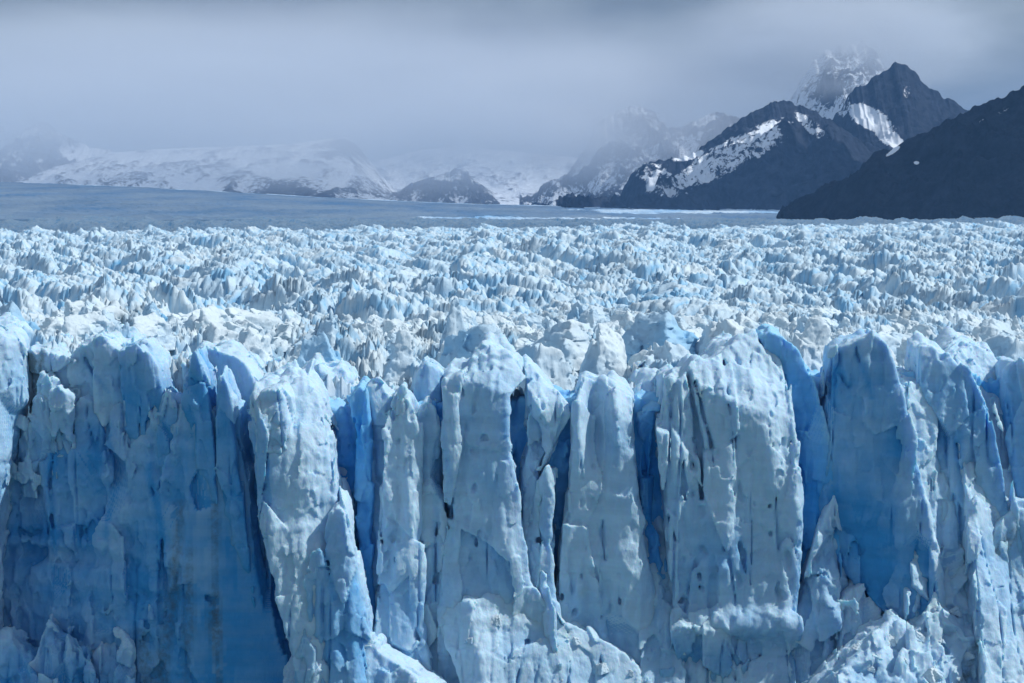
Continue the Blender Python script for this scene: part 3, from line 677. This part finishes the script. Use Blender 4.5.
# ---- loose chunks lying on the rubble
from mathutils.bvhtree import BVHTree
def chunks(key, where, spots):
    o = BUILT[key]; me = o.data
    co = np.empty(len(me.vertices) * 3, F32); me.vertices.foreach_get("co", co); co = co.reshape(-1, 3) + np.array(o.location, F32)
    fi = np.empty(len(me.polygons) * 4, np.int32); me.polygons.foreach_get("vertices", fi)
    tree = BVHTree.FromPolygons(co.tolist(), fi.reshape(-1, 4).tolist())
    for n, (px, py, s) in enumerate(sorted(spots)):
        p = Vector(at(px, py, 300)) - cam.location
        hit = tree.ray_cast(cam.location, p.normalized())[0]
        if hit is None: continue
        q = link("ice_chunk", PROTO[rnd.choice([5, 6, 7, 8, 15, 16])][1], loc=hit - Vector((0, 0, .05)))
        q.scale = (s * .16, s * .13, s * .12); q.rotation_euler = (rnd.uniform(-.4, .4), rnd.uniform(-.4, .4), rnd.uniform(0, 6.28))
        tag(q, f"{'large' if s > 1.3 else 'small'} loose ice chunk on {where}, {ORD[n]} from the left", "ice chunk", "fallen ice chunks on the rubble")
chunks("apron", "the white rubble apron", [(858, 646, 1.0), (872, 668, .7), (890, 640, 1.5), (905, 660, .8), (918, 636, 1.1), (934, 672, 1.6), (942, 640, .7), (957, 610, 1.2), (968, 655, .9), (985, 668, 1.1), (1000, 640, .8), (1012, 660, 1.4)])
chunks("ramp", "the sunlit ramp", [(470, 640, .7), (498, 618, 1.0), (540, 640, .6), (575, 640, .9), (600, 668, 1.3), (630, 672, .7)])

# ------------------------------------------------------------------ upper glacier, lake
def plain_h(x, y):
    u = x / y * FPX + 512
    px = np.clip(u, -300, 1400)
    z = 53.0 + rise(x, y)
    f1, f2, dx, dy, r1, r2, r3 = worley(x / 26 + .5 * pn(x / 60, y / 60, 41) + y / 90, y / 44 + .5 * pn(x / 60, y / 60, 42) - x / 160, 43)
    rg = 1.1 * sstep(4000, 4700, y) * (.6 + .4 * sstep(350, 900, px)) * (1 - .6 * sstep(5000, 9000, y))
    z = z + 3.0 * fbm(x / 260 + y / 900, y / 500, 31, 4) + rg * (3.5 * (r1 - .5) - dx * 5 - 4 * np.exp(-((f2 - f1) / .12) ** 2) * r3) + 1.2 * np.abs(fbm(x / 30, y / 50, 35, 3))
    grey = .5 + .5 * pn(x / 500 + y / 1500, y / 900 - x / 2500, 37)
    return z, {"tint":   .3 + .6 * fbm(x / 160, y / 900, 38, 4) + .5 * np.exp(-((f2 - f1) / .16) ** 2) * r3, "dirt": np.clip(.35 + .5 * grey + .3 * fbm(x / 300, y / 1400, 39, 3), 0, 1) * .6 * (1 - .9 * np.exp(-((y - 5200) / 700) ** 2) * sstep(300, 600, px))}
M_PLAIN = ice_material("upper_glacier_ice", (.56, .71, .84), (.24, .48, .76), bump=.5, bscale=.05)
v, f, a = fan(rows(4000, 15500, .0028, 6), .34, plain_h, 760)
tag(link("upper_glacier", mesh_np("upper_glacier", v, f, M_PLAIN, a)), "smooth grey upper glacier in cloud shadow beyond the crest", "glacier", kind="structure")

m = bpy.data.materials.new("lake_water"); t = nt(m)
o_ = N(t, "ShaderNodeOutputMaterial"); b_ = N(t, "ShaderNodeBsdfPrincipled"); t.links.new(b_.outputs[0], o_.inputs[0])
b_.inputs["Base Color"].default_value = (.10, .22, .26, 1); b_.inputs["Roughness"].default_value = .12; b_.inputs["IOR"].default_value = 1.33
nn = N(t, "ShaderNodeTexNoise", Scale=.5, Detail=4.0); bb = N(t, "ShaderNodeBump", Strength=.15); t.links.new(nn.outputs["Fac"], bb.inputs["Height"]); t.links.new(bb.outputs[0], b_.inputs["Normal"])
g_ = N(t, "ShaderNodeNewGeometry"); t.links.new(g_.outputs["Position"], nn.inputs["Vector"])
vv = np.array([(-8400, -900, 0), (8400, -900, 0), (8400, 20400, 0), (-8400, 20400, 0)], F32)
tag(link("lake_water", mesh_np("lake_water", vv, np.array([[0, 1, 2, 3]]), m, smooth=False)), "milky blue lake water at the foot of the ice front", "lake", kind="structure")

# ------------------------------------------------------------------ mountains
def mountain(name, label, ridge, Y, foot_py, front, back_, seed, snow_fn, mat, n=(560, 220), rough=1.0, gully=1.0, nz=1.0, power=1.15, spur=0.0):
    """ridge: (px, py) skyline; the slope falls `front` metres towards the viewer and `back_` metres away"""
    rx = np.linspace(at(ridge[0][0], 200, Y)[0], at(ridge[-1][0], 200, Y)[0], n[0]).astype(F32)
    rz = interp(rx, [(at(p[0], 200, Y)[0], at(p[0], p[1], Y)[2]) for p in ridge])
    k = np.arange(n[0], dtype=F32)
    u = rx / (front + 1)
    span = rz.max() - at(512, foot_py, Y - front)[2]
    jag = fbm(rx / span * 7, rx * 0 + seed, seed, 3, .6) * .5 + (rmf(rx / span * 13, rx * 0 + 2 * seed, seed + 30, 4) - .5) * .9
    rz = rz + nz * span * .035 * jag
    t = np.concatenate([np.linspace(-back_ / front, 0, n[1] // 4, endpoint=False), np.linspace(0, 1.12, n[1])]).astype(F32)
    ux = np.repeat(rx[None], len(t), 0); tt = np.repeat(t[:, None], n[0], 1)
    fz = at(512, foot_py, Y - front)[2] - 25
    q = np.clip(1 - np.abs(tt) / np.where(tt < 0, back_ / front, 1.0), -.15, 1)
    prof = np.sign(q) * np.abs(q) ** power
    w = np.clip(q * (1 - q) * 4, 0, 1) ** .6
    L = span * .8
    yw = Y - tt * front
    wx = ux + .3 * L * fbm(ux / L, yw / L, seed + 7, 4)
    wy = yw + .3 * L * fbm(ux / L + 40, yw / L, seed + 17, 4)
    g = rmf(wx / L * 1.1, wy / (L * 1.9), seed + 1)
    g2 = fbm(ux / L * 2.5, yw / L * 2.5, seed + 2, 5, .6)
    z = fz + (rz[None] - fz) * prof + w * span * (.34 * gully * (g - .5) + .05 * rough * g2)
    x = ux * (yw / Y) ** spur
    v = np.stack([x, yw, z], -1)
    # slope for the snow
    gz = np.gradient(z, axis=0) / np.maximum(np.abs(np.gradient(yw, axis=0)), 1); gx = np.gradient(z, axis=1) / np.maximum(np.abs(np.gradient(x, axis=1)), 1)
    slope = np.hypot(gz, gx)
    zz = z - CZ; dd = yw
    ppx = 512 + FPX * x / dd; ppy = HZ - FPX * zz / dd
    g = g + .25 * g2
    snow = .9 * (.5 - g) + snow_fn(ppx, ppy, slope, g, g2, q)
    r, c = z.shape; i = np.arange(r * c).reshape(r, c)
    f = np.stack([i[:-1, :-1], i[1:, :-1], i[1:, 1:], i[:-1, 1:]], -1).reshape(-1, 4)[:, ::-1]
    o = link(name, mesh_np(name, v.reshape(-1, 3), f, mat, {"snow": snow.ravel()}))
    return tag(o, label, "mountain", kind="structure")

def rmf(x, y, s, o=6):
    """ridged multifractal: sharp crests, 0..1"""
    t, a, w, n = 0, 1.0, 1.0, 0
    for k in range(o):
        r = (1 - np.abs(pn(x, y, s + k))) ** 2.2 * w
        t = t + a * r; n += a; w = np.clip(r * 1.6, 0, 1); x, y, a = x * 2.1 + 3.3, y * 2.1 + 9.2, a * .52
    return t / n

def blobs(px, py, lst):
    s = np.full(px.shape, -1.0, F32)
    for (cx, cy, rx, ry, ang, amt) in lst:
        c, sn = math.cos(R(ang)), math.sin(R(ang)); dx, dy = px - cx, py - cy
        s = np.maximum(s, -1 + (amt + 1) * np.minimum(1, 1.7 * np.exp(-((dx * c + dy * sn) / rx) ** 2 - ((-dx * sn + dy * c) / ry) ** 2)))
    return s

mountain("dark_hill", "dark bare hillside falling from the right edge to the ice", [(790, 222), (797, 217), (810, 208), (830, 190), (850, 176), (875, 160), (900, 144), (925, 130), (950, 119), (975, 106), (1000, 97), (1024, 84), (1060, 70), (1120, 55), (1200, 60)],
         4600, 224, 700, 900, 3, lambda px, py, s, g, g2, q: blobs(px, py, [(892, 151, 9, 2.5, -35, .6), (915, 163, 3, 2, 0, .55), (975, 128, 14, 3, -50, .3), (1000, 112, 14, 3, -40, .2)]), M_HILL, rough=1.0, gully=.8, nz=.7, power=1.0)
mountain("dark_mountain", "dark rocky mountain with a broad slanting snow patch", [(560, 204), (622, 202), (632, 178), (645, 166), (660, 160), (680, 158), (695, 152), (712, 140), (728, 128), (742, 118), (757, 110), (770, 103), (782, 100), (795, 104), (815, 112), (840, 126), (870, 150), (900, 175), (960, 205)],
         8600, 207, 1300, 1200, 5, lambda px, py, s, g, g2, q: blobs(px, py, [(735, 152, 62, 17, -24, .72), (758, 142, 30, 15, -40, .74), (705, 172, 46, 13, -18, .7), (650, 172, 26, 12, 10, .62), (668, 190, 26, 9, 8, .58), (812, 128, 26, 7, 40, .55), (690, 156, 20, 5, -10, .62)]) + .25 * g2, M_ROCK)
mountain("dark_mountain", "pointed dark peak half lost in cloud, with a white snow tongue", [(790, 180), (815, 150), (832, 120), (846, 98), (860, 86), (875, 75), (888, 66), (897, 61), (906, 66), (918, 78), (930, 90), (945, 98), (958, 106), (985, 130), (1040, 190)],
         9400, 207, 1200, 1200, 6, lambda px, py, s, g, g2, q: blobs(px, py, [(868, 118, 26, 12, 25, .62), (890, 140, 22, 8, 35, .55), (842, 106, 8, 14, 10, .45), (905, 92, 4, 8, 10, .3)]) + .25 * g2, M_ROCK)
mountain("snow_peak", "white snow peak wrapped in cloud behind the dark mountain", [(740, 190), (770, 130), (795, 90), (808, 66), (822, 54), (840, 46), (858, 42), (870, 46), (880, 66), (905, 90), (940, 130), (980, 190)],
         11000, 205, 1400, 1400, 8, lambda px, py, s, g, g2, q: .65 + .3 * g2 + blobs(px, py, [(815, 95, 14, 14, 0, -.9), (872, 58, 9, 16, 20, -.9)]) * 0 - .45 * np.exp(-((px - 826) / 16) ** 2 - ((py - 92) / 12) ** 2) - .4 * np.exp(-((px - 870) / 7) ** 2 - ((py - 58) / 16) ** 2), M_ROCK)
mountain("foggy_massif", "rock and snow massif faded by fog left of the dark mountain", [(520, 205), (570, 172), (585, 150), (592, 130), (604, 118), (620, 110), (640, 106), (652, 110), (668, 128), (682, 128), (700, 118), (720, 112), (738, 118), (760, 140), (800, 200)],
         11800, 204, 1500, 1300, 9, lambda px, py, s, g, g2, q: .35 + .35 * g2 + .1 * g, M_ROCK)
mountain("left_peak", "faint rocky peak faded by mist at the far left", [(-200, 190), (-120, 150), (-60, 140), (-20, 158), (0, 154), (14, 146), (26, 130), (38, 122), (48, 122), (58, 132), (76, 140), (92, 148), (112, 150), (140, 178), (170, 200)],
         13500, 190, 1500, 1300, 10, lambda px, py, s, g, g2, q: .42 + .4 * g2 - .2 * np.exp(-((px - 45) / 18) ** 2), M_ROCK)
mountain("snow_dome", "broad pale snow dome with rock outcrops along its foot", [(-20, 200), (30, 180), (60, 166), (110, 153), (160, 149), (220, 147), (290, 144), (330, 139), (345, 139), (356, 144), (366, 156), (378, 170), (395, 192), (430, 205)],
         12500, 200, 1900, 1500, 11, lambda px, py, s, g, g2, q: .75 + .1 * g2 - .7 * np.exp(-((px - 348) / 22) ** 2 - ((py - 150) / 13) ** 2) - .75 * np.exp(-((px - 285) / 62) ** 2 - ((py - 192) / 7) ** 2), M_ROCK, rough=.5, gully=.4, nz=.3, power=.9)
mountain("rock_knoll", "grey rocky knoll at the edge of the far ice", [(360, 206), (384, 200), (400, 190), (412, 183), (428, 178), (444, 174), (456, 168), (468, 173), (480, 184), (492, 192), (500, 206)],
         11900, 205, 700, 600, 12, lambda px, py, s, g, g2, q: .3 + .35 * g2, M_ROCK)
mountain("far_icecap", "pale icecap slope fading into mist behind the knoll", [(300, 190), (380, 160), (420, 150), (460, 146), (520, 152), (580, 158), (640, 165), (700, 190)],
         17000, 200, 3000, 2000, 13, lambda px, py, s, g, g2, q: .8 + .1 * g2, M_ROCK, rough=.4, gully=.3, nz=.2)

# ------------------------------------------------------------------ cloud deck above the far ice, and banks of mist
def deck():
    """a lumpy cloud layer with gaps; its shade falls on the far ice and the mountains"""
    st = 150.0
    gx = np.arange(-6500, 8001, st, dtype=F32); gy = np.arange(2300, 11001, st, dtype=F32)
    x, y = np.meshgrid(gx, gy)
    u = x / y * FPX + 512
    edge = 2750 + 160 * fbm(x / 500, y / 500, 61, 3) + 500 * sstep(650, 1000, u)
    c = np.minimum(1.0, (y - edge) / 300)
    c = c - 2.2 * np.exp(-((x - 520) / 480) ** 2 - ((y - 6600) / 800) ** 2)      # the gap over the sunlit strip
    c = c - 2.4 * np.exp(-((x - 60) / 420) ** 2 - ((y - 4700) / 260) ** 2)
    c = c - 3.0 * sstep(8300, 9000, y) * sstep(660, 540, u)                     # open over the icecap at the left
    c = c - 3.0 * sstep(7900, 8600, y) * sstep(520, 640, u)
    c = c + .35 * fbm(x / 700, y / 900, 65, 3)
    return x, y, c.astype(F32)

def mist(label, px, py, Y, rad, dens, seed, fine=1.6, cut=.42):
    """a bank of mist: thin fog with a ragged density, clearing towards its rim"""
    nu, nv = 48, 25
    th = np.linspace(0, 2 * math.pi, nu, endpoint=False, dtype=F32)[None, :]; ph = np.linspace(.03, math.pi - .03, nv, dtype=F32)[:, None]
    v = np.stack([np.sin(ph) * np.cos(th), np.sin(ph) * np.sin(th), np.cos(ph) + 0 * th], -1).reshape(-1, 3)
    i = np.arange(nu * nv).reshape(nv, nu); j = np.roll(i, -1, 1)
    f = np.stack([i[:-1], i[1:], j[1:], j[:-1]], -1).reshape(-1, 4)
    m = bpy.data.materials.new("mist_air"); t = nt(m); L = t.links.new
    o = N(t, "ShaderNodeOutputMaterial"); p = N(t, "ShaderNodeVolumePrincipled"); L(p.outputs[0], o.inputs["Volume"])
    p.inputs["Color"].default_value = (.91, .95, 1, 1)
    tc = N(t, "ShaderNodeTexCoord"); ln = N(t, "ShaderNodeVectorMath", operation="LENGTH"); L(tc.outputs["Object"], ln.inputs[0])
    ns = N(t, "ShaderNodeTexNoise", Scale=fine, Detail=4.0, Roughness=.55); ns.noise_dimensions = "4D"; ns.inputs["W"].default_value = seed; L(tc.outputs["Object"], ns.inputs["Vector"])
    r1 = N(t, "ShaderNodeMapRange", interpolation_type="SMOOTHSTEP"); r1.inputs[1].default_value = 1.0; r1.inputs[2].default_value = .35; r1.inputs[3].default_value = 0; r1.inputs[4].default_value = 1; L(ln.outputs["Value"], r1.inputs[0])
    r2 = N(t, "ShaderNodeMapRange"); r2.inputs[1].default_value = cut - .08; r2.inputs[2].default_value = cut + .16; r2.inputs[3].default_value = 0; r2.inputs[4].default_value = dens; L(ns.outputs["Fac"], r2.inputs[0])
    mu = N(t, "ShaderNodeMath", operation="MULTIPLY"); L(r1.outputs[0], mu.inputs[0]); L(r2.outputs[0], mu.inputs[1]); L(mu.outputs[0], p.inputs["Density"])
    me = mesh_np("mist", v, f, m)
    import bmesh
    bm = bmesh.new(); bm.from_mesh(me); bmesh.ops.holes_fill(bm, edges=[e for e in bm.edges if e.is_boundary]); bmesh.ops.recalc_face_normals(bm, faces=bm.faces); bm.to_mesh(me); bm.free()
    o = link("mist", me, loc=at(px, py, Y)); o.scale = rad
    return tag(o, label, "mist", kind="stuff")
mist("bank of pale mist over the snow dome and the far left peak", 230, 108, 11000, (3700, 1400, 660), 1.5e-3, 4.1, 2.1, .38)
mist("mist hiding the icecap and the rocks left of the dark mountain", 560, 118, 10400, (1150, 650, 450), 2.1e-3, 7.7, 2.2, .38)
mist("cloud wrapped round the snow peak and the pointed dark peak", 845, 40, 10100, (950, 560, 320), 3.4e-3, 2.3, 2.4, .39)
HAZE_DENSITY = 3.0e-5

# ------------------------------------------------------------------ light
SUN_EL, SUN_AZ = R(50), R(98)          # azimuth clockwise from the view direction
sx, sy, sz = math.sin(SUN_AZ) * math.cos(SUN_EL), math.cos(SUN_AZ) * math.cos(SUN_EL), math.sin(SUN_EL)
sd = bpy.data.lights.new("sun", "SUN"); so = bpy.data.objects.new("sun", sd); COL.objects.link(so)
sd.energy = 3.7; sd.angle = R(.55); sd.color = (1.0, .97, .93)
so.rotation_euler = Vector((sx, sy, sz)).to_track_quat("Z", "Y").to_euler()
so.location = (sx * 500, sy * 500, sz * 500)
w = bpy.data.worlds.new("World"); SC.world = w; w.use_nodes = True
t = w.node_tree; t.nodes.clear(); L = t.links.new
wo = N(t, "ShaderNodeOutputWorld"); bg = N(t, "ShaderNodeBackground"); L(bg.outputs[0], wo.inputs[0])
sky = N(t, "ShaderNodeTexSky", sky_type="NISHITA"); sky.sun_disc = False; sky.sun_elevation = SUN_EL; sky.sun_rotation = SUN_AZ
sky.air_density = 1.0; sky.dust_density = 1.0; sky.ozone_density = 1.5
# drifting overcast: soft banks of grey-blue cloud over the sky
tc = N(t, "ShaderNodeTexCoord"); mp = N(t, "ShaderNodeMapping"); mp.inputs["Scale"].default_value = (1, 1, 2.6); L(tc.outputs["Generated"], mp.inputs["Vector"])
n1 = N(t, "ShaderNodeTexNoise", Scale=6.5, Detail=8.0, Roughness=.52, Distortion=.4); L(mp.outputs[0], n1.inputs["Vector"])
r1 = N(t, "ShaderNodeValToRGB"); L(n1.outputs["Fac"], r1.inputs[0])
r1.color_ramp.elements[0].position = .40; r1.color_ramp.elements[0].color = (2.4, 3.05, 3.9, 1)
r1.color_ramp.elements[1].position = .63; r1.color_ramp.elements[1].color = (4.1, 4.95, 5.8, 1)
n2 = N(t, "ShaderNodeTexNoise", Scale=1.3, Detail=5.0, Roughness=.5); L(tc.outputs["Generated"], n2.inputs["Vector"])
sp = N(t, "ShaderNodeSeparateXYZ"); L(tc.outputs["Generated"], sp.inputs[0])
lo = N(t, "ShaderNodeMapRange"); lo.inputs[1].default_value = .2; lo.inputs[2].default_value = .6; lo.inputs[3].default_value = 1.0; lo.inputs[4].default_value = .5; L(sp.outputs["Z"], lo.inputs[0])
cv = N(t, "ShaderNodeMapRange"); cv.inputs[1].default_value = .42; cv.inputs[2].default_value = .6; L(n2.outputs["Fac"], cv.inputs[0])
mxm = N(t, "ShaderNodeMath", operation="MAXIMUM", use_clamp=True); L(lo.outputs[0], mxm.inputs[0])
mm = N(t, "ShaderNodeMath", operation="MULTIPLY"); L(cv.outputs[0], mm.inputs[0]); mm.inputs[1].default_value = .6; L(mm.outputs[0], mxm.inputs[1])
mx = N(t, "ShaderNodeMix", data_type="RGBA"); L(mxm.outputs[0], mx.inputs[0]); L(sky.outputs[0], mx.inputs[6]); L(r1.outputs[0], mx.inputs[7])
hi = N(t, "ShaderNodeMapRange"); hi.inputs[1].default_value = .15; hi.inputs[2].default_value = .7; hi.inputs[3].default_value = 1.0; hi.inputs[4].default_value = 1.15; L(sp.outputs["Z"], hi.inputs[0])
cm_ = N(t, "ShaderNodeVectorMath", operation="SCALE"); L(r1.outputs[0], cm_.inputs[0]); L(hi.outputs[0], cm_.inputs["Scale"]); L(cm_.outputs[0], mx.inputs[7])
L(mx.outputs[2], bg.inputs[0]); bg.inputs[1].default_value = .09

# the cloud deck and the air
DZ = 1550.0
x, y, c = deck()
th = np.clip(c, 0, 1.2) ** .6 * (240 + 120 * fbm(x / 600, y / 600, 71, 4))
zb = DZ - .25 * th + 40 * fbm(x / 400, y / 400, 72, 3) * np.clip(c, 0, 1); ztp = zb + np.maximum(th, 1)
kx = sx / sz * (DZ - 70); ky = sy / sz * (DZ - 70)
r_, c_ = x.shape; i_ = np.arange(r_ * c_).reshape(r_, c_)
f = np.stack([i_[:-1, :-1], i_[:-1, 1:], i_[1:, 1:], i_[1:, :-1]], -1).reshape(-1, 4)
f = f[(c.ravel()[f] > 0).any(1)]
V = np.concatenate([np.stack([x + kx, y + ky, zb], -1).reshape(-1, 3), np.stack([x + kx, y + ky, ztp], -1).reshape(-1, 3)])
mc = bpy.data.materials.new("cloud_white"); tt_ = nt(mc)
oo = N(tt_, "ShaderNodeOutputMaterial"); d1 = N(tt_, "ShaderNodeBsdfDiffuse"); d2 = N(tt_, "ShaderNodeBsdfTranslucent"); ms = N(tt_, "ShaderNodeMixShader")
d1.inputs[0].default_value = (.90, .92, .95, 1); d2.inputs[0].default_value = (.90, .92, .95, 1); ms.inputs[0].default_value = .62
tt_.links.new(d1.outputs[0], ms.inputs[1]); tt_.links.new(d2.outputs[0], ms.inputs[2]); tt_.links.new(ms.outputs[0], oo.inputs[0])
tag(link("clouds", mesh_np("clouds", V, np.concatenate([f[:, ::-1], f + r_ * c_]), mc)), "grey cloud layer hanging over the far ice and the mountains", "clouds", kind="stuff")

hz = bpy.data.materials.new("hazy_air"); th_ = nt(hz)
ho = N(th_, "ShaderNodeOutputMaterial"); pv = N(th_, "ShaderNodeVolumePrincipled"); th_.links.new(pv.outputs[0], ho.inputs["Volume"])
pv.inputs["Color"].default_value = (.28, .56, 1.0, 1); pv.inputs["Density"].default_value = HAZE_DENSITY; pv.inputs["Anisotropy"].default_value = .1
bx = np.array([(a, b, cc) for a in (-8500, 8500) for b in (-1000, 20500) for cc in (-1, 900)], F32)
bf = np.array([(0, 1, 3, 2), (4, 6, 7, 5), (0, 4, 5, 1), (2, 3, 7, 6), (0, 2, 6, 4), (1, 5, 7, 3)])
tag(link("haze", mesh_np("haze", bx, bf, hz, smooth=False)), "thin blue haze that pales the far mountains", "haze", kind="stuff")

vs = SC.view_settings; vs.view_transform = "Standard"; vs.look = "None"; vs.exposure = 0.0; vs.gamma = 1.0
SC.render.engine = "CYCLES"
cy = SC.cycles
cy.max_bounces = 8; cy.diffuse_bounces = 5; cy.glossy_bounces = 2; cy.transmission_bounces = 2; cy.volume_bounces = 3; cy.transparent_max_bounces = 6
cy.use_denoising = True
